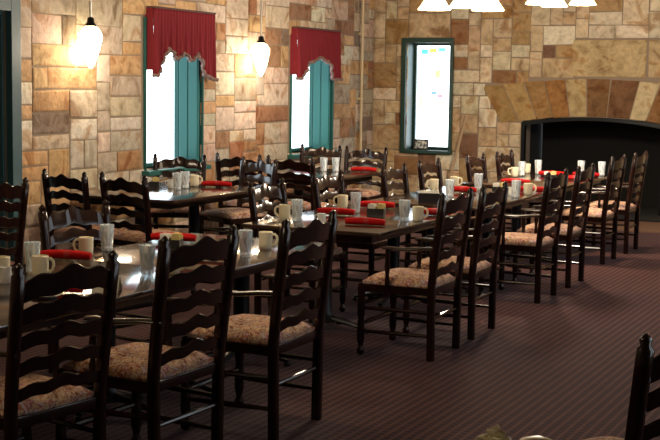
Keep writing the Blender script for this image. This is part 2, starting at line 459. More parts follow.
# door in the window wall
d0, _, d1, dz = DOOR
f = MB(); f.box(d0 - .13, -.02, 0, d0 + .0, .06, dz + .12, .006).box(d1, -.02, 0, d1 + .13, .06, dz + .12, .006).box(d0, -.02, dz, d1, .06, dz + .12, .006)
f.box(d0, -.32, 0, d0 + .03, -.02, dz).box(d1 - .03, -.32, 0, d1, -.02, dz).box(d0 + .03, -.32, dz - .03, d1 - .03, -.02, dz)
dr = f.build('door_1', M_TRIM, M=MW, smooth=False); tag(dr, kind='structure')
p = MB()
for k in range(9):
    w_ = (d1 - d0 - .06) / 9
    p.box(d0 + .03 + k * w_ + .003, -.20, .01, d0 + .03 + (k + 1) * w_ - .003, -.15, dz - .03, .004)
lf = p.build('door_leaf', M_DOOR, dr, M=MW, smooth=False)
h = MB(); h.lathe([(.028, 0), (.03, .02), (.016, .03), (.016, .05), (.03, .06), (.03, .08), (.01, .09)], (0, 0, 0), 12, ax=Matrix.Rotation(-PI / 2, 3, 'X').to_4x4().to_3x3())
h.build('door_knob', M_BRASS, lf, M=MW @ Matrix.Translation((d0 + .14, -.15, 1.02)))

# conduit pipe on the window wall near the corner
c = MB(); c.ring_tube([(.66, .085, .02), (.66, .085, HC - .01)], .018, 10)
for z in (.6, 1.5, 2.4, 3.2): c.box(.63, .022, z, .69, .105, z + .03, .004)
tag(c.build('conduit_pipe', mat('painted_conduit', (.62, .50, .30), .4), M=MW), 'thin painted pipe running up the stone wall beside the room corner', 'pipe')

# fireplace
fp = MB()
n = 16; sec = []
for (t0, off) in ((.035, 0), (-.05, 0)):
    pass
outer = [(FS0 - .01, 0)] + [(FS0 - .01 + (FS1 - FS0 + .02) * k / n, arch_z(FS0 + (FS1 - FS0) * k / n) + .02) for k in range(n + 1)] + [(FS1 + .01, 0)]
inner = [(FS0 + .035, 0)] + [(FS0 + .035 + (FS1 - FS0 - .07) * k / n, arch_z(FS0 + (FS1 - FS0) * k / n) - .03) for k in range(n + 1)] + [(FS1 - .035, 0)]
bm = fp.bm
loops = []
for pts, t in ((outer, -.06), (outer, .045), (inner, .045), (inner, -.06)):
    loops.append([bm.verts.new((a, t, z)) for a, z in pts])
for A, B in zip(loops, loops[1:] + loops[:1]):
    for k in range(len(A) - 1): bm.faces.new((A[k], A[k + 1], B[k + 1], B[k]))
bm.faces.new([l[0] for l in loops]); bm.faces.new([l[-1] for l in loops][::-1])
ff = fp.build('trim_1', M_IRON, M=MBK, smooth=False); tag(ff, kind='structure')
fb = MB(); fb.box(FS0 + .02, -1.15, 0.002, FS1 - .02, -1.05, 1.6).box(FS0 - .08, -1.15, 0.002, FS0 - .0, -.42, 1.6).box(FS1, -1.15, 0.002, FS1 + .08, -.42, 1.6).box(FS0 - .08, -1.15, 1.6, FS1 + .08, -.42, 1.68)
tag(fb.build('wall_firebox', M_DARK, M=MBK, smooth=False), kind='structure')
hb = MB(); hb.box(FS0 - .35, .05, 0.0, FS1 + .9, 1.75, .03, .006); tag(hb.build('trim_hearth', M_HEARTH, M=MBK, smooth=False), kind='structure')
hb = MB(); hb.box(FS0 + .0, -1.05, 0.002, FS1 - .0, 0.05, .035); hb.box(FS0 - .1, .05, .03, FS1 + .1, .75, .045, .004)
tag(hb.build('trim_inner_hearth', M_DARK, M=MBK, smooth=False), kind='structure')

# broom leaning on the back wall
br = empty('broom', MBK @ Vector((1.24, .30, 0)))
q = MB(); q.ring_tube([(0, 0, .25), (.19, .22, 1.34)], .019, 8); q.build('handle', M_BROOM, br)
q = MB(); q.loft([[(x * w_, y * .04, z) for x, y in ((-1, -1), (1, -1), (1, 1), (-1, 1))] for z, w_ in ((0.0, .15), (.12, .13), (.22, .07), (.30, .03))]); q.build('bristles', M_STRAW, br, smooth=False)
tag(br, 'pale wooden broom leaning on the stone wall right of the back window', 'broom')

# picture frame on the back window sill
pf = empty('picture_frame', MBK @ Vector((BW[0] + .22, -.06, BW[1])), A3)
R_ = Matrix.Rotation(math.radians(-12), 4, 'X')
q = MB(); W_, H_ = .11, .15
q.box(-W_, -.012, 0, -W_ + .02, .012, H_, .002).box(W_ - .02, -.012, 0, W_, .012, H_, .002).box(-W_ + .02, -.012, 0, W_ - .02, .012, .02, .002).box(-W_ + .02, -.012, H_ - .02, W_ - .02, .012, H_, .002)
q.build('frame', mat('black_frame', (.02, .02, .02), .4), pf, M=R_, smooth=False)
mp_ = mat('grey_photograph', (.5, .5, .5), .4); nn = noise(mp_, 26, 2, .5, coords(mp_)); rr = ramp(mp_, [(.4, (.08, .09, .09)), (.55, (.75, .76, .72))]); L(mp_, nn.outputs['Fac'], rr.inputs['Fac']); L(mp_, rr.outputs['Color'], N(mp_)['Principled BSDF'].inputs['Base Color'])
q = MB(); q.box(-W_ + .02, -.004, .02, W_ - .02, .004, H_ - .02); q.build('photograph', mp_, pf, M=R_, smooth=False)
q = MB(); q.box(-.015, .0, .0, .015, .07, .006).box(-.01, .05, .0, .01, .06, .09); q.build('easel_back', M_IRON, pf, smooth=False)
tag(pf, 'small framed photograph standing on the sill of the back window', 'picture frame')

# ------------------------------------------------------------------ valances
def valance(name, M, s0, s1, ztop, drop, label):
    """gathered cloth, swagged at the bottom; drop(t) gives its length, t = 0 far end ... 1 near end"""
    root = empty(name, M @ Vector(((s0 + s1) / 2, 0, ztop)), 0)
    bm_ = MB(); n_ = 150; rows = 14; grid = []
    def P(t, q):
        s = s0 + (s1 - s0) * t
        out = .10 + .016 * math.sin(t * 2 * PI * 21) * (.35 + .65 * q) + .012 * math.sin(t * 2 * PI * 8.5 + 1.3 * q) * q
        return Vector((s, out, ztop - drop(t) * q))
    for k in range(n_ + 1):
        grid.append([bm_.bm.verts.new(P(k / n_, j / rows)) for j in range(rows + 1)])
    for A, B in zip(grid, grid[1:]):
        for j in range(rows): bm_.bm.faces.new((A[j], B[j], B[j + 1], A[j + 1]))
    Mi = Matrix.Translation(-root.location) @ M
    o = bm_.build('cloth', M_RED, root, M=Mi, angle=80)
    md = o.modifiers.new('thickness', 'SOLIDIFY'); md.thickness = .004
    # returns to the wall at both ends, header board on top
    q = MB()
    for t in (0, 1):
        s = s0 + (s1 - s0) * t
        q = MB(); q.box(s - .003, .0, ztop - drop(t) * .92, s + .003, .095, ztop)
        q.build('side_return', M_RED, root, M=Mi, smooth=False)
    q = MB(); q.box(s0, 0.0, ztop, s1, .115, ztop + .02, .003); q.build('header_board', M_FRINGE, root, M=Mi, smooth=False)
    q = MB(); pts = [P(k / 90, 1.0) + Vector((0, .012, 0)) for k in range(91)]
    q.ring_tube(pts, [(.016 + .006 * (k % 2), .016 + .006 * (k % 2)) for k in range(91)], 7)
    q.build('braid_edge', mat('braid', (.22, .14, .12), .8), root, M=Mi)
    tag(root, label, 'valance')
    return root
def smooth(a, b, x):
    x = max(0, min(1, (x - a) / (b - a))); return x * x * (3 - 2 * x)
# t=0 is the far (right in view) end
def drop1(t):
    if t < .18: return .70 - .05 * t / .18
    if t < .30: return .65 - .22 * smooth(.18, .30, t)
    if t < .78: return .43 - .035 * math.cos((t - .30) / .48 * PI * 4) - .04 * smooth(.6, .78, t) + .035
    return .39 + .27 * smooth(.78, .97, t)
def drop2(t):
    if t < .16: return .62
    if t < .30: return .62 - .24 * smooth(.16, .30, t)
    if t < .70: return .38 + .03 * math.cos((t - .30) / .40 * PI * 2)
    return .40 + .22 * smooth(.70, .94, t)
valance('valance', MW, 5.02, 6.30, 2.45, drop1, 'red gathered valance with swagged edge over the window nearer the green door')
valance('valance', MW, 1.50, 2.86, 2.40, drop2, 'red gathered valance over the window nearer the room corner')

# ------------------------------------------------------------------ lamps
def wall_lantern(s, zc, label, scale=1.):
    p = MW @ Vector((s, .17, zc))
    r = empty('hanging_lantern', p)
    q = MB(); q.ring_tube([(0, 0, .22), (0, 0, HC - zc)], .011, 8); q.build('rod', M_ROD, r)
    q = MB(); q.lathe([(.05, HC - zc - .03), (.06, HC - zc - .001)], n=14); q.build('ceiling_rose', M_ROD, r)
    q = MB(); q.lathe([(.016, .25), (.03, .24), (.035, .20), (.05, .185), (.052, .17), (.04, .165)], n=14); q.build('cap', M_IRON, r)
    q = MB(); q.lathe([(.010, -.21), (.035, -.17), (.058, -.11), (.080, -.03), (.100, .04), (.100, .10), (.075, .145), (.045, .17)], n=20)
    q.build('glass_globe', M_LAMP, r)
    q = MB(); q.ring_tube([(.105 * math.cos(a), .105 * math.sin(a), .02) for a in [2 * PI * k / 24 for k in range(25)]], .005, 6, cap=False)
    for a in (0, PI / 2, PI, 3 * PI / 2):
        q.ring_tube([(.105 * math.cos(a), .105 * math.sin(a), .02), (.10 * math.cos(a), .10 * math.sin(a), .10), (.05 * math.cos(a), .05 * math.sin(a), .17)], .004, 6)
    q.build('wire_cage', M_IRON, r)
    tag(r, label, 'lamp')
    l = bpy.data.lights.new('lantern_light', 'POINT'); l.energy = 13; l.color = (1, .82, .62); l.shadow_soft_size = .05
    lo = bpy.data.objects.new('lantern_light', l); link(lo); lo.location = p + (MW.to_3x3() @ Vector((0, .14, -.05)))
    l2 = bpy.data.lights.new('lantern_glow', 'POINT'); l2.energy = 6; l2.color = (1, .84, .60); l2.shadow_soft_size = .04
    lo = bpy.data.objects.new('lantern_glow', l2); link(lo); lo.location = p + (MW.to_3x3() @ Vector((0, -.11, -.08)))
    return r
wall_lantern(7.52, 2.05, 'lit glass hanging lantern by the stone wall nearer the green door')
wall_lantern(4.03, 2.01, 'lit glass hanging lantern on the stone between the two red valances')

def chandelier(x, y, z, label, n=3, rad=.25, a0=0., en=75):
    r = empty('chandelier', (x, y, z))
    q = MB(); q.lathe([(.02, .22), (.05, .26), (.035, .32), (.05, .40), (.02, .46), (.012, .5), (.012, HC - z - .02), (.06, HC - z)], n=16); q.build('stem', M_BRASS, r)
    for k in range(n):
        a = a0 + 2 * PI * k / n; c, s = math.cos(a), math.sin(a)
        q = MB(); q.ring_tube([(c * .04, s * .04, .28), (c * .12, s * .12, .22), (c * (rad - .04), s * (rad - .04), .24), (c * rad, s * rad, .19)], .010, 8)
        arm = q.build('arm', M_BRASS, r)
        q = MB(); q.lathe([(.03, .19), (.045, .17), (.06, .13), (.085, .07), (.12, .02), (.135, 0.0), (.130, -.003), (.115, .018), (.08, .066), (.054, .125), (.03, .16)], (c * rad, s * rad, 0), 20, cap=(True, True))
        q.build('lamp_shade', M_SHADE, r)
    tag(r, label, 'chandelier')
    l = bpy.data.lights.new('chandelier_light', 'POINT'); l.energy = en; l.color = (1, .85, .66); l.shadow_soft_size = .2
    lo = bpy.data.objects.new('chandelier_light', l); link(lo); lo.location = (x, y, z - .12)
chandelier(-3.665, 9.92, 2.35, 'brass chandelier with lit frosted bell shades, nearer of the two at the top', a0=math.radians(-64))
chandelier(-3.72, 12.82, 2.55, 'brass chandelier with lit frosted bell shades, farther one above the fireplace', a0=math.radians(116), en=300)
chandelier(-3.9, 6.3, 2.40, 'added unseen brass chandelier with lit bell shades over the left tables, above the picture', a0=.3, en=34)  # out of view, added to put more light on the left tables
chandelier(-3.9, 2.9, 2.40, 'added unseen brass chandelier with lit bell shades nearest the viewer, above the picture', a0=.8, en=13)  # out of view as well, an added light source for the foreground

# ------------------------------------------------------------------ chairs
def make_chair(arms, hz=1.0):
    """faces +y; rear posts rake back.  origin on the floor under the seat"""
    root = empty('dining_armchair' if arms else 'dining_chair')
    tag(root, cat='chair')
    H = 1.08 * hz
    def postx(z): return .228 + .022 * z
    def posty(z):
        if z < .47: return -.235 - .0 * z
        return -.235 - .072 * ((z - .47) / .6) ** 1.1
    for sx in (-1, 1):
        zs = [0, .25, .47, .6, .75, .9, 1.02 if arms else .96]
        pts = [(sx * postx(z), posty(z), z) for z in zs]
        zt = zs[-1]
        q = MB(); q.ring_tube(pts + [(sx * postx(zt), posty(zt), zt + .012), (sx * postx(zt), posty(zt), zt + .03), (sx * postx(zt), posty(zt) - .003, zt + .05)],
                              [(.021, .023)] * len(pts) + [(.014, .014), (.018, .018), (.003, .003)], sq=True, up=Vector((0, 1, 0)))
        q.build('rear_post', M_WOOD, root, angle=50)
    for sx in (-1, 1):
        top = .70 if arms else .46
        prof = [(.012, 0), (.024, .012), (.026, .035), (.015, .055), (.018, .07), (.025, .10), (.024, .20), (.019, .24), (.025, .26), (.025, .44)]
        x, y = sx * .262, .235
        q = MB(); q.lathe(prof, (x, y, 0), 12); q.build('front_leg', M_WOOD, root)
    if arms:
        for sx in (-1, 1):
            q = MB(); pts = [(sx * .243, -.285, .715), (sx * .255, -.18, .712), (sx * .272, -.06, .700), (sx * .275, .04, .703), (sx * .270, .085, .700)]
            q.ring_tube(pts, [(.018, .012), (.020, .012), (.026, .013), (.031, .013), (.022, .010)], 10)
            a = q.build('arm', M_WOOD, root)
            q = MB(); q.lathe([(.014, .46), (.017, .50), (.012, .53), (.019, .58), (.013, .64), (.016, .67), (.014, .695)], (sx * .268, .055, 0), 10); q.build('arm_support', M_WOOD, a)
    # seat rails + cushion
    q = MB(); q.box(-.245, -.245, .415, .245, -.205, .462, .005).box(-.27, .215, .415, .27, .255, .462, .005)
    for sx in (-1, 1):
        q.loft([[(sx * (x0 - .015), y, z0), (sx * (x0 + .015), y, z0), (sx * (x0 + .015), y, z0 + .047), (sx * (x0 - .015), y, z0 + .047)] for y, x0, z0 in ((-.22, .238, .415), (.24, .262, .415))])
    q.build('seat_frame', M_WOOD, root, angle=35)
    q = MB(); nx, ny = 12, 12; g = []
    for i in range(nx + 1):
        row = []
        for j in range(ny + 1):
            u, v = i / nx * 2 - 1, j / ny * 2 - 1
            w_ = .232 + .032 * (v + 1) / 2
            # round the corners
            rr_ = .94 + .06 * (1 - (abs(u * v)) ** 3)
            z = .478 + .040 * (1 - u ** 6) * (1 - v ** 6) ** 1 + .006 * (1 - u * u) * (1 - v * v)
            row.append(q.bm.verts.new((u * w_ * rr_, .005 + v * .245 * rr_, z)))
        g.append(row)
    for i in range(nx):
        for j in range(ny): q.bm.faces.new((g[i][j], g[i + 1][j], g[i + 1][j + 1], g[i][j + 1]))
    edge = [g[i][0] for i in range(nx + 1)] + [g[nx][j] for j in range(1, ny + 1)] + [g[i][ny] for i in range(nx - 1, -1, -1)] + [g[0][j] for j in range(ny - 1, 0, -1)]
    low = [q.bm.verts.new((v.co.x * 1.0, v.co.y * 1.0, .463)) for v in edge]
    m = len(edge)
    for k in range(m): q.bm.faces.new((edge[k], edge[(k + 1) % m], low[(k + 1) % m], low[k]))
    q.bm.faces.new(low)
    q.build('seat', M_SEAT, root, angle=60)
    # wavy ladder slats
    if arms: slats = [(.565, .058), (.668, .062), (.771, .066), (.875, .072), (.975, .092)]
    else: slats = [(.585, .058), (.695, .062), (.80, .070), (.905, .090)]
    for zc, h in slats:
        q = MB(); n = 28; secs = []
        for k in range(n + 1):
            t = -1 + 2 * k / n
            x = t * (postx(zc) - .012)
            bow = -.028 * (1 - t * t)
            crest = .030 * (math.cos(t * PI * .5)) ** 2 + .008 * math.cos(t * PI * 3)
            base = .026 * (math.cos(t * PI * .5)) ** 2 + .007 * math.cos(t * PI * 3) + .004
            z1 = zc + h / 2 - .018 + crest * (1.25 if h > .08 else .9)
            z0 = zc - h / 2 - .014 + base * .9
            y1, y0 = posty(z1) + bow, posty(z0) + bow
            th = .0075
            secs.append([(x, y0 - th, z0), (x, y0 + th, z0), (x, y1 + th * .8, z1 - .004), (x, y1, z1), (x, y1 - th * .8, z1 - .004)])
        q.loft(secs); q.build('ladder_slat', M_WOOD, root, angle=50)
    # stretchers
    for sx in (-1, 1):
        for z in (.155, .305):
            q = MB(); q.ring_tube([(sx * .235, -.235, z), (sx * .248, 0, z), (sx * .262, .235, z)], [(.010, .010), (.014, .014), (.010, .010)], 8); q.build('side_stretcher', M_WOOD, root)
    for z in (.27,):
        q = MB(); q.ring_tube([(-.232, -.235, z), (0, -.235, z), (.232, -.235, z)], [(.009, .009), (.013, .013), (.009, .009)], 8); q.build('back_stretcher', M_WOOD, root)
    for z in (.20, .33):
        q = MB(); q.ring_tube([(-.262, .235, z), (-.12, .235, z), (0, .235, z), (.12, .235, z), (.262, .235, z)], [(.009, .009), (.017, .017), (.013, .013), (.017, .017), (.009, .009)], 8); q.build('front_stretcher', M_WOOD, root)
    return root

arm0 = make_chair(True); side0 = make_chair(False)
used = {'a': False, 's': False}
def put(kind, x, y, face, label, group):
    """face = heading in degrees the sitter looks to: 0 = +x, 90 = +y (towards the fireplace wall)"""
    src = arm0 if kind == 'a' else side0
    if used[kind]: o = copy_tree(src)
    else: o = src; used[kind] = True
    o.location = (x, y, 0); o.rotation_euler = (0, 0, math.radians(face - 90))
    tag(o, label, 'chair', group)
    return o
G1 = 'ladder-back armchairs along the aisle'
near = [(4.12, -9, 'ladder-back armchair with floral seat at the lower left corner of the picture'),
        (4.82, -3, 'ladder-back armchair with floral seat, second along the aisle, right of the corner one'),
        (5.735, 0, 'ladder-back armchair with floral seat standing alone at the middle, third along the aisle'),
        (7.835, 0, 'ladder-back armchair at the open end of the middle table, arm and four legs visible'),
        (8.625, 1, 'ladder-back armchair half hidden behind the one at the end of the middle table'),
        (10.31, 0, 'ladder-back armchair with bluish lit seat at the near end of the fourth table'),
        (11.21, 1, 'ladder-back armchair at the fireplace end of the fourth table, tight behind another'),
        (12.86, 0, 'ladder-back armchair next to last in the aisle row, before the fireplace'),
        (13.76, 0, 'last ladder-back armchair of the aisle row, nearest the fireplace')]
for i, (u, rz, lab) in enumerate(near):
    ch_ = put('a', [-3.41, -3.27, -3.205, -3.205, -3.22, -3.255, -3.26, -3.37, -3.35][i], u, 180 + rz, lab, G1)
    ch_.scale = ([1, 1.04, 1.035, 1.01, 1, 1, 1, 1, 1][i],) * 3
G2 = 'ladder-back chairs on the window side of the long row'
far = [(-4.80, 6.34, -12, 'side chair across from the corner armchair, shiny pale-lit slats behind a red napkin roll'),
       (-4.70, 8.66, 0, 'side chair facing the aisle behind the mug and glass of the middle table'),
       (-4.72, 9.76, 0, 'side chair with silvery lit slats behind the two crossed red napkins'),
       (-4.66, 11.02, 0, 'side chair with white-lit slats left of the black sugar tray'),
       (-4.72, 12.05, 0, 'small side chair under the back window, behind a tilted cream mug'),
       (-4.66, 13.25, 0, 'side chair left of the fireplace opening, behind cream mug and water glass'),
       (-4.62, 14.1, 0, 'side chair at the left edge of the fireplace opening, farthest on the window side')]
for x, y, r, lab in far: put('s', x + .25, y, r, lab, G2)
G3 = 'chairs at the tables under the stone window wall'
def put_s(x, y, face, label, k=1.0):
    o = put('s', x, y, face, label, G3); o.scale = (k, k, k)
put_s(-6.50, 8.84, 77, 'dark chair seen from behind below the nearer lantern, left of its twin', 1.0)
put_s(-5.92, 8.84, 77, 'dark chair seen from behind below the nearer window, right of its twin', 1.0)
put_s(-6.98, 10.86, -66, 'chair with its back against the sill of the nearer window')
put_s(-6.26, 10.80, -112, 'chair with pale-lit posts right of the red napkin, below the farther lantern')
put_s(-6.66, 11.84, 90, 'dark chair half hidden behind the chair with pale-lit posts', 1.0)
put_s(-6.06, 11.84, 90, 'dark chair seen from behind just left of the farther window', 1.0)
put_s(-6.86, 13.56, -90, 'chair directly in front of the farther window, red napkin before its back')
put_s(-6.26, 13.54, -90, 'chair by the pipe at the room corner, red napkin before its slats')
put('a', -6.12, 6.90, 180, 'dark armchair at the left edge of the picture, before the green door', 'chair at the left edge')
put('s', -1.001, 4.32, 155, 'black chair post with two slats at the lower right edge of the picture', 'chair at the right edge')

# ------------------------------------------------------------------ tables
def table(x0, y0, x1, y1, label, name='dining_table'):
    cx, cy = (x0 + x1) / 2, (y0 + y1) / 2; W, Ln = x1 - x0, y1 - y0
    r = empty(name, (cx, cy, 0))
    q = MB(); q.box(-W / 2, -Ln / 2, .722, W / 2, Ln / 2, .75, .006); q.build('tabletop', M_TOP, r, angle=30)
    q = MB(); t = .10; q.box(-W / 2 + t, -Ln / 2 + t, .665, W / 2 - t, -Ln / 2 + t + .02, .722).box(-W / 2 + t, Ln / 2 - t - .02, .665, W / 2 - t, Ln / 2 - t, .722)
    q.box(-W / 2 + t, -Ln / 2 + t + .02, .665, -W / 2 + t + .02, Ln / 2 - t - .02, .722).box(W / 2 - t - .02, -Ln / 2 + t + .02, .665, W / 2 - t, Ln / 2 - t - .02, .722)
    q.build('apron', M_WOOD, r, smooth=False)
    for sy in (-1, 1):
        y = sy * (Ln / 2 - (.36 if W > 1.1 else .27))
        q = MB(); q.lathe([(.09, .06), (.065, .10), (.052, .14), (.052, .60), (.06, .64), (.11, .665)], (0, y, 0), 14); c = q.build('pedestal', M_IRON, r)
        q = MB()
        for a in (0, PI / 2, PI, 3 * PI / 2):
            dx, dy = math.cos(a), math.sin(a); Lf = .33 if abs(dx) > .5 else .24
            q.ring_tube([(dx * .05, y + dy * .05, .085), (dx * Lf * .6, y + dy * Lf * .6, .06), (dx * Lf, y + dy * Lf, .03)], [(.03, .022), (.024, .018), (.020, .014)], 8)
            q.lathe([(.022, 0), (.026, .008), (.018, .022)], (dx * Lf, y + dy * Lf, 0), 10)
        q.build('base_foot', M_IRON, c)
    tag(r, label, 'table', 'dining tables')
    return r
XN, XF = -3.49, -4.56
table(XF, 4.05, XN, 5.86, 'dark varnished dining table at the left, in front of the seam where two tables meet')
table(XF, 5.87, XN, 7.30, 'dark varnished dining table beyond the seam, holding one mug and glass at its aisle edge')
table(XF, 7.95, XN, 9.72, 'dark dining table in the middle whose open end and corner face the viewer')
table(XF, 10.02, XN, 11.98, 'dark dining table with the black sugar tray, between middle table and fireplace table')
table(XF, 12.42, XN - .05, 14.55, 'dark dining table nearest the fireplace')
table(-7.02, 9.12, -5.88, 10.72, 'dark dining table under the nearer window')
table(-6.98, 12.05, -5.84, 13.40, 'dark dining table under the farther window, by the room corner')
table(-1.50, 1.3, -.85, 3.16, 'dark dining table corner just below the bottom of the picture')

# ------------------------------------------------------------------ tableware
ZT = .751
def make_mug():
    r = empty('coffee_mug')
    q = MB(); q.lathe([(.034, 0), (.038, .004), (.041, .03), (.042, .09), (.0425, .104), (.040, .106), (.0385, .10), (.0375, .012), (.001, .008)], n=20, cap=(True, False)); q.build('cup', M_MUG, r)
    q = MB(); q.ring_tube([(.038, 0, .090), (.055, 0, .092), (.068, 0, .080), (.071, 0, .058), (.064, 0, .036), (.050, 0, .024), (.038, 0, .022)], [(.0075, .0045)] * 7, 8, up=Vector((0, 1, 0))); q.build('handle', M_MUG, r)
    return r
def make_glass():
    r = empty('water_glass')
    q = MB(); k = []
    q.lathe([(.030, 0), (.034, .004), (.036, .02), (.033, .03), (.037, .06), (.041, .115), (.043, .155), (.0415, .156), (.039, .115), (.033, .035), (.001, .022)], n=14, cap=(True, False)); q.build('tumbler', M_GLASS, r, angle=20)
    q = MB(); q.lathe([(.001, .024), (.0325, .037), (.0375, .10), (.0385, .118), (.001, .119)], n=14, cap=(False, False)); q.build('ice_water', M_GLASS, r)
    return r
def make_napkin():
    r = empty('napkin_roll')
    q = MB(); pts = [(-.14, 0, .026), (-.10, 0, .029), (-.03, .003, .030), (.05, -.002, .030), (.11, 0, .027), (.145, 0, .024)]
    q.ring_tube(pts, [(.023, .021), (.027, .025), (.028, .026), (.028, .026), (.026, .024), (.022, .020)], 12)
    q.bm.transform(Matrix.Identity(4)); q.build('cloth_roll', M_NAP, r)
    q = MB(); q.ring_tube([(-.005, 0, .030), (.03, 0, .030)], [(.0295, .0275)] * 2, 12); q.build('paper_band', mat('red_paper_band', (.38, .006, .006), .6), r)
    return r
def make_caddy():
    r = empty('sugar_caddy')
    q = MB(); W_, D_, H_ = .065, .04, .055
    q.box(-W_, -D_, 0, W_, D_, .006, .001).box(-W_, -D_, .006, -W_ + .004, D_, H_).box(W_ - .004, -D_, .006, W_, D_, H_).box(-W_ + .004, -D_, .006, W_ - .004, -D_ + .004, H_).box(-W_ + .004, D_ - .004, .006, W_ - .004, D_, H_)
    q.box(-.002, -D_ + .004, .006, .002, D_ - .004, H_ + .01)
    q.build('holder', M_CADDY, r, smooth=False)
    rnd = random.Random(3)
    for s_, m_, nm in ((-1, M_PAPER, 'sugar_packet'), (1, M_YEL, 'sweetener_packet')):
        q = MB()
        for k in range(7):
            y = -.030 + k * .010; x = s_ * .032 + rnd.uniform(-.004, .004)
            T_ = Matrix.Translation((x, y, .006)) @ Matrix.Rotation(rnd.uniform(-.12, .12), 4, 'Y') @ Matrix.Rotation(rnd.uniform(-.1, .1), 4, 'X')
            q.box(-.024, -.0025, 0, .024, .0025, .078 + rnd.uniform(-.006, .010), 0, T_)
        q.build(nm, m_, r, smooth=False); r.children[-1]['kind'] = 'stuff' if False else None if False else 'stuff'
    return r
def make_cup():
    r = empty('cream_pitcher')
    q = MB(); q.lathe([(.026, 0), (.030, .01), (.034, .04), (.028, .065), (.031, .08), (.029, .08), (.024, .06), (.03, .03), (.001, .008)], n=18, cap=(True, False)); q.build('body', M_WHITE, r)
    q = MB(); q.ring_tube([(.028, 0, .070), (.048, 0, .066), (.050, 0, .040), (.033, 0, .025)], .004, 8, up=Vector((0, 1, 0))); q.build('handle', M_WHITE, r)
    return r
def make_saucer():
    r = empty('saucer')
    q = MB(); q.lathe([(.035, 0), (.045, .004), (.072, .016), (.074, .018), (.07, .018), (.045, .008), (.001, .006)], n=26, cap=(True, False)); q.build('plate', M_WHITE, r)
    q = MB(); q.lathe([(.022, .007), (.034, .03), (.036, .042), (.033, .042), (.02, .014), (.001, .012)], n=18, cap=(True, False)); q.build('creamer_bowl', M_WHITE, r)
    return r
MAKE = {'mug': make_mug, 'glass': make_glass, 'nap': make_napkin, 'caddy': make_caddy, 'cup': make_cup, 'saucer': make_saucer}
CATS = {'mug': 'mug', 'glass': 'glass', 'nap': 'napkin', 'caddy': 'sugar caddy', 'cup': 'creamer', 'saucer': 'saucer'}
GRP = {'mug': 'cream mugs on the tables', 'glass': 'water glasses on the tables', 'nap': 'red napkin rolls on the tables', 'caddy': 'sugar caddies on the tables', 'cup': 'white creamers on the tables', 'saucer': None}
PROTO = {}
def ware(kind, x, y, rz, label, z=ZT, sc_=1.0):
    if kind not in PROTO:
        o = PROTO[kind] = MAKE[kind]()
    else:
        o = copy_tree(PROTO[kind])
    o.location = (x, y, z); o.rotation_euler = (0, 0, math.radians(rz)); o.scale = (sc_,) * 3
    tag(o, label, CATS[kind], GRP[kind])
    return o
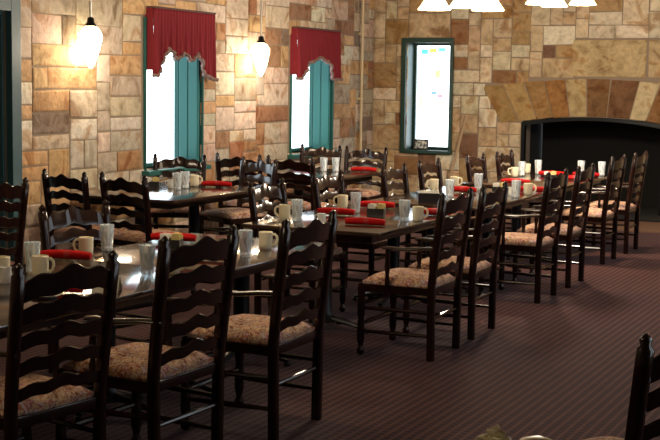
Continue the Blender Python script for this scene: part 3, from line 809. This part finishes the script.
# handle heading: image-right is about +26 deg from +x towards +y;  rz=26 handle right, rz=206 handle left
HR, HL = 20, 205
W = [
 ('mug', -4.47, 6.02, HL, 'cream mug beside a tall glass, below the nearer lantern, handle to the left'),
 ('glass', -4.49, 6.25, 0, 'water glass touching the cream mug on the far edge of the left tables'),
 ('nap', -4.46, 5.82, 18, 'long red napkin roll left of the cream mug on the far table edge'),
 ('glass', -4.33, 5.37, 0, 'water glass above the left post of the corner armchair'),
 ('mug', -4.20, 5.27, HR, 'cream mug mostly hidden by the top slat of the corner armchair'),
 ('mug', -4.34, 5.14, HL, 'cream mug at the very left edge of the picture'),
 ('cup', -4.20, 5.00, HL, 'small white creamer at the left edge beside the mug'),
 ('saucer', -3.76, 4.76, 0, 'white saucer with bowl seen between the slats of the corner armchair'),
 ('nap', -3.83, 4.90, 15, 'red napkin roll seen through the slats of the corner armchair'),
 ('glass', -3.77, 5.60, 0, 'tall sparkling water glass standing alone near the table seam'),
 ('nap', -4.41, 6.84, 18, 'red napkin roll behind the packet caddy, left tables'),
 ('caddy', -4.24, 6.55, 15, 'sugar caddy full of white packets before the red napkin roll'),
 ('nap', -3.77, 6.20, 15, 'red napkin roll seen behind the top slat of the second armchair'),
 ('mug', -3.68, 5.70, HR, 'cream mug behind the second armchair, partly hidden by its slats'),
 ('glass', -3.67, 6.45, 0, 'water glass left of the mug in the gap between second and third armchair'),
 ('mug', -3.74, 6.82, HR, 'cream mug with handle to the right, left of the third armchair'),
 ('mug', -4.44, 8.38, HL, 'cream mug at the far left corner of the middle table, handle left'),
 ('glass', -4.31, 8.33, 0, 'water glass right of the mug at the far left corner of the middle table'),
 ('cup', -4.05, 8.20, HL, 'small white creamer behind the top of the third armchair'),
 ('nap', -4.25, 8.85, 14, 'left one of two red napkin rolls near the middle table end'),
 ('nap', -3.77, 8.33, 12, 'red napkin roll nearest the open corner of the middle table'),
 ('mug', -4.44, 9.37, HL, 'cream mug behind the left red napkin roll of the middle table'),
 ('glass', -4.20, 9.10, 0, 'tall water glass between the red napkin rolls of the middle table'),
 ('caddy', -3.98, 9.00, 12, 'sugar caddy with yellow packets at the centre of the middle table'),
 ('nap', -4.22, 9.55, 14, 'red napkin roll behind the sugar caddy of the middle table'),
 ('mug', -3.57, 8.83, HR, 'cream mug on the aisle edge of the middle table, left of an armchair post'),
 ('glass', -3.64, 8.74, 0, 'water glass left of the mug on the aisle edge of the middle table'),
 ('nap', -3.62, 9.25, 12, 'red napkin roll behind the slats at the middle table'),
 ('mug', -4.46, 11.42, HL, 'cream mug behind the black sugar tray, handle left'),
 ('glass', -4.08, 10.83, 0, 'water glass right of the black sugar tray'),
 ('nap', -4.17, 11.36, 12, 'red napkin roll between two water glasses below the back window'),
 ('mug', -4.42, 11.86, HR, 'cream mug at the far edge between red napkin and water glass, below the broom'),
 ('glass', -4.12, 11.70, 0, 'water glass right of the cream mug below the broom'),
 ('caddy', -3.86, 11.56, 12, 'white packet caddy on the far end of the sugar tray table'),
 ('mug', -4.37, 13.58, HL, 'cream mug left of the fireplace opening, before a side chair'),
 ('glass', -4.36, 13.80, 0, 'water glass just at the left edge of the fireplace opening'),
 ('cup', -3.66, 11.27, HL, 'white creamer at the aisle edge before the fourth table armchair'),
 ('glass', -3.56, 11.12, 0, 'water glass left of the near armchair of the fourth table'),
 ('mug', -3.56, 11.48, HR, 'cream mug right of the water glass, left of the fourth table armchair'),
 ('nap', -3.60, 11.78, 12, 'red napkin roll on the aisle end of the fourth table'),
 ('nap', -4.05, 12.62, 12, 'red napkin roll nearest the viewer on the fireplace table'),
 ('mug', -4.44, 14.25, HL, 'cream mug on the fireplace table against the black opening, left side'),
 ('glass', -4.30, 14.22, 0, 'water glass right of the leftmost mug against the black opening'),
 ('nap', -4.08, 14.00, 12, 'red napkin roll against the black opening at the fireplace table'),
 ('caddy', -3.92, 13.40, 12, 'white packet caddy in the middle of the fireplace table'),
 ('glass', -3.86, 14.42, 0, 'water glass between the armchair backs before the fireplace'),
 ('glass', -3.62, 14.40, 0, 'water glass farthest right on the fireplace table'),
 ('nap', -3.72, 14.10, 12, 'red napkin roll farthest right on the fireplace table'),
 ('nap', -3.68, 13.45, 12, 'red napkin roll on the aisle edge of the fireplace table'),
 ('caddy', -6.78, 10.15, 30, 'black caddy with white packets below the nearer window'),
 ('cup', -6.58, 10.16, HL, 'white creamer left of the glasses below the nearer window'),
 ('glass', -6.42, 10.02, 0, 'bright tall glass below the nearer window, left one'),
 ('glass', -6.46, 10.22, 0, 'bright tall glass below the nearer window, right one'),
 ('mug', -6.52, 10.48, HR, 'cream mug right of the bright glasses below the nearer window'),
 ('nap', -6.32, 10.55, 15, 'red napkin roll at the right end of the table below the nearer window'),
 ('nap', -6.78, 13.22, 15, 'red napkin roll below the farther window, left of the glasses'),
 ('glass', -6.42, 13.04, 0, 'left one of two bright glasses below the farther window'),
 ('glass', -6.30, 13.10, 0, 'right one of two bright glasses below the farther window'),
 ('nap', -6.03, 13.26, 15, 'red napkin roll on the table by the room corner pipe'),
]
for it in W: ware(*it)

# paper card folded on the corner table
q = MB(); q.loft([[(-.05, -.035, 0), (.05, -.035, 0), (.05, -.034, 0.0015), (-.05, -.034, .0015)], [(-.05, -.0015, .075), (.05, -.0015, .075), (.05, -.0005, .077), (-.05, -.0005, .077)]])
q.loft([[(-.05, .035, 0), (.05, .035, 0), (.05, .034, 0.0015), (-.05, .034, .0015)], [(-.05, .0025, .075), (.05, .0025, .075), (.05, .0005, .077), (-.05, .0005, .077)]])
o = q.build('folded_card', M_PAPER, smooth=False); o.location = (-3.63, 5.05, ZT); o.rotation_euler = (0, 0, math.radians(20)); o.scale = (1.3, 1.3, 1)
tag(o, 'white folded paper card beside the red napkin, seen through the corner armchair slats', 'card')

# black sugar tray with white packets
r = empty('sugar_tray', (-4.03, 10.20, ZT), math.radians(25))
q = MB(); q.box(-.09, -.06, 0, .09, .06, .008, .002).box(-.09, -.06, .008, -.085, .06, .085).box(.085, -.06, .008, .09, .06, .085).box(-.085, -.06, .008, .085, -.055, .085).box(-.085, .055, .008, .085, .06, .085)
q.build('tray_box', M_CADDY, r, smooth=False)
q = MB(); rnd = random.Random(9)
for k in range(16):
    T_ = Matrix.Translation((-.078 + k * .0104, rnd.uniform(-.006, .006), .008)) @ Matrix.Rotation(rnd.uniform(-.1, .1), 4, 'X')
    q.box(-.0025, -.045, 0, .0025, .045, .098 + rnd.uniform(-.01, .006), 0, T_)
o = q.build('sugar_packet', M_PAPER, r, smooth=False); o['kind'] = 'stuff'
tag(r, 'square black tray packed with white sugar packets before an armchair top', 'sugar tray')

# table corner at the bottom of the picture: basket of crinkled wrappers, and a cream bowl
r = empty('wrapper_basket', (-.985, 2.965, ZT))
q = MB()
for k in range(7):
    rr_ = .045 + .0035 * k; z = .006 + .016 * k
    q.ring_tube([(rr_ * math.cos(a), rr_ * math.sin(a), z + .004 * (-1) ** j) for j, a in enumerate([2 * PI * j / 24 for j in range(25)])], .007, 6, cap=False)
q.lathe([(.001, .0), (.05, .002), (.05, .006), (.001, .008)], n=18, cap=(False, False))
q.build('basket', mat('wicker', (.40, .27, .10), .8), r)
q = MB(); rnd = random.Random(4)
for k in range(34):
    a = rnd.uniform(0, 2 * PI); d = rnd.uniform(0, .05); z = rnd.uniform(.11, .175) - d * .4
    T_ = Matrix.Translation((d * math.cos(a), d * math.sin(a), z)) @ Matrix.Rotation(rnd.uniform(0, 3), 4, 'X') @ Matrix.Rotation(rnd.uniform(0, 3), 4, 'Z')
    q.box(-.016, -.011, -.004, .016, .011, .004, .002, T_)
o = q.build('wrapper', mat('crinkled_paper', (.90, .86, .66), .3), r, smooth=False); o['kind'] = 'stuff'
tag(r, 'small basket heaped with crinkled pale wrappers at the bottom edge of the picture', 'basket')
r = empty('serving_bowl', (-.915, 3.09, ZT))
q = MB(); q.lathe([(.030, 0), (.034, .01), (.05, .05), (.058, .098), (.055, .10), (.046, .055), (.001, .015)], n=22, cap=(True, False)); q.build('bowl', mat('mustard_glaze', (.36, .25, .04), .4), r)
q = MB(); q.lathe([(.057, .101), (.055, .109), (.045, .122), (.02, .130), (.001, .131)], n=22, cap=(True, False)); q.build('lid', mat('mustard_glaze_lid', (.36, .25, .04), .4), r)
tag(r, 'mustard yellow covered bowl right of the wrapper basket at the bottom edge', 'bowl'); r.scale = (.95, .95, 1.05)

# ------------------------------------------------------------------ light
wd = bpy.data.worlds.new('overcast_sky'); sc.world = wd; wd.use_nodes = True
bg = wd.node_tree.nodes['Background']; bg.inputs[0].default_value = (.86, .93, 1, 1); bg.inputs[1].default_value = 3.4
def portal(M, s0, z0, s1, z1, t):
    l = bpy.data.lights.new('window_portal', 'AREA'); l.shape = 'RECTANGLE'; l.size = abs(s1 - s0); l.size_y = z1 - z0
    l.cycles.is_portal = True
    o = bpy.data.objects.new('window_portal', l); link(o)
    c = M @ Vector(((s0 + s1) / 2, t, (z0 + z1) / 2)); n = (M.to_3x3() @ Vector((0, 1, 0))).normalized()
    o.location = c; o.rotation_euler = n.to_track_quat('-Z', 'Z').to_euler()
for o_ in WIN: portal(MW, *o_, -.34)
portal(MBK, *BW, -.38)
MR = Matrix(((0, -1, 0, 2.85), (1, 0, 0, 0), (0, 0, 1, 0), (0, 0, 0, 1)))
for a, c in RW: portal(MR, a, .8, c, 2.5, .02)

# ------------------------------------------------------------------ camera
cam = bpy.data.cameras.new('camera'); co = bpy.data.objects.new('camera', cam); link(co)
cam.sensor_fit = 'HORIZONTAL'; cam.sensor_width = 36; cam.lens = 36 * 1300 / 660
cam.clip_start = .05; cam.clip_end = 200
yaw = math.radians(25.9); pitch = math.atan(140 / 1300)
co.location = (0, 0, 1.77)
co.rotation_euler = (Matrix.Rotation(yaw, 4, 'Z') @ Matrix.Rotation(PI / 2 - pitch, 4, 'X') @ Matrix.Rotation(.015, 4, 'Z')).to_euler()
sc.camera = co
vs = sc.view_settings
vs.view_transform = 'Standard'; vs.look = 'None'; vs.gamma = 1; vs.use_curve_mapping = False; vs.exposure = 0.35
sc.cycles.use_denoising = True
sc.cycles.max_bounces = 8; sc.cycles.transparent_max_bounces = 24; sc.cycles.sample_clamp_indirect = 6
sc.cycles.caustics_reflective = False; sc.cycles.caustics_refractive = False
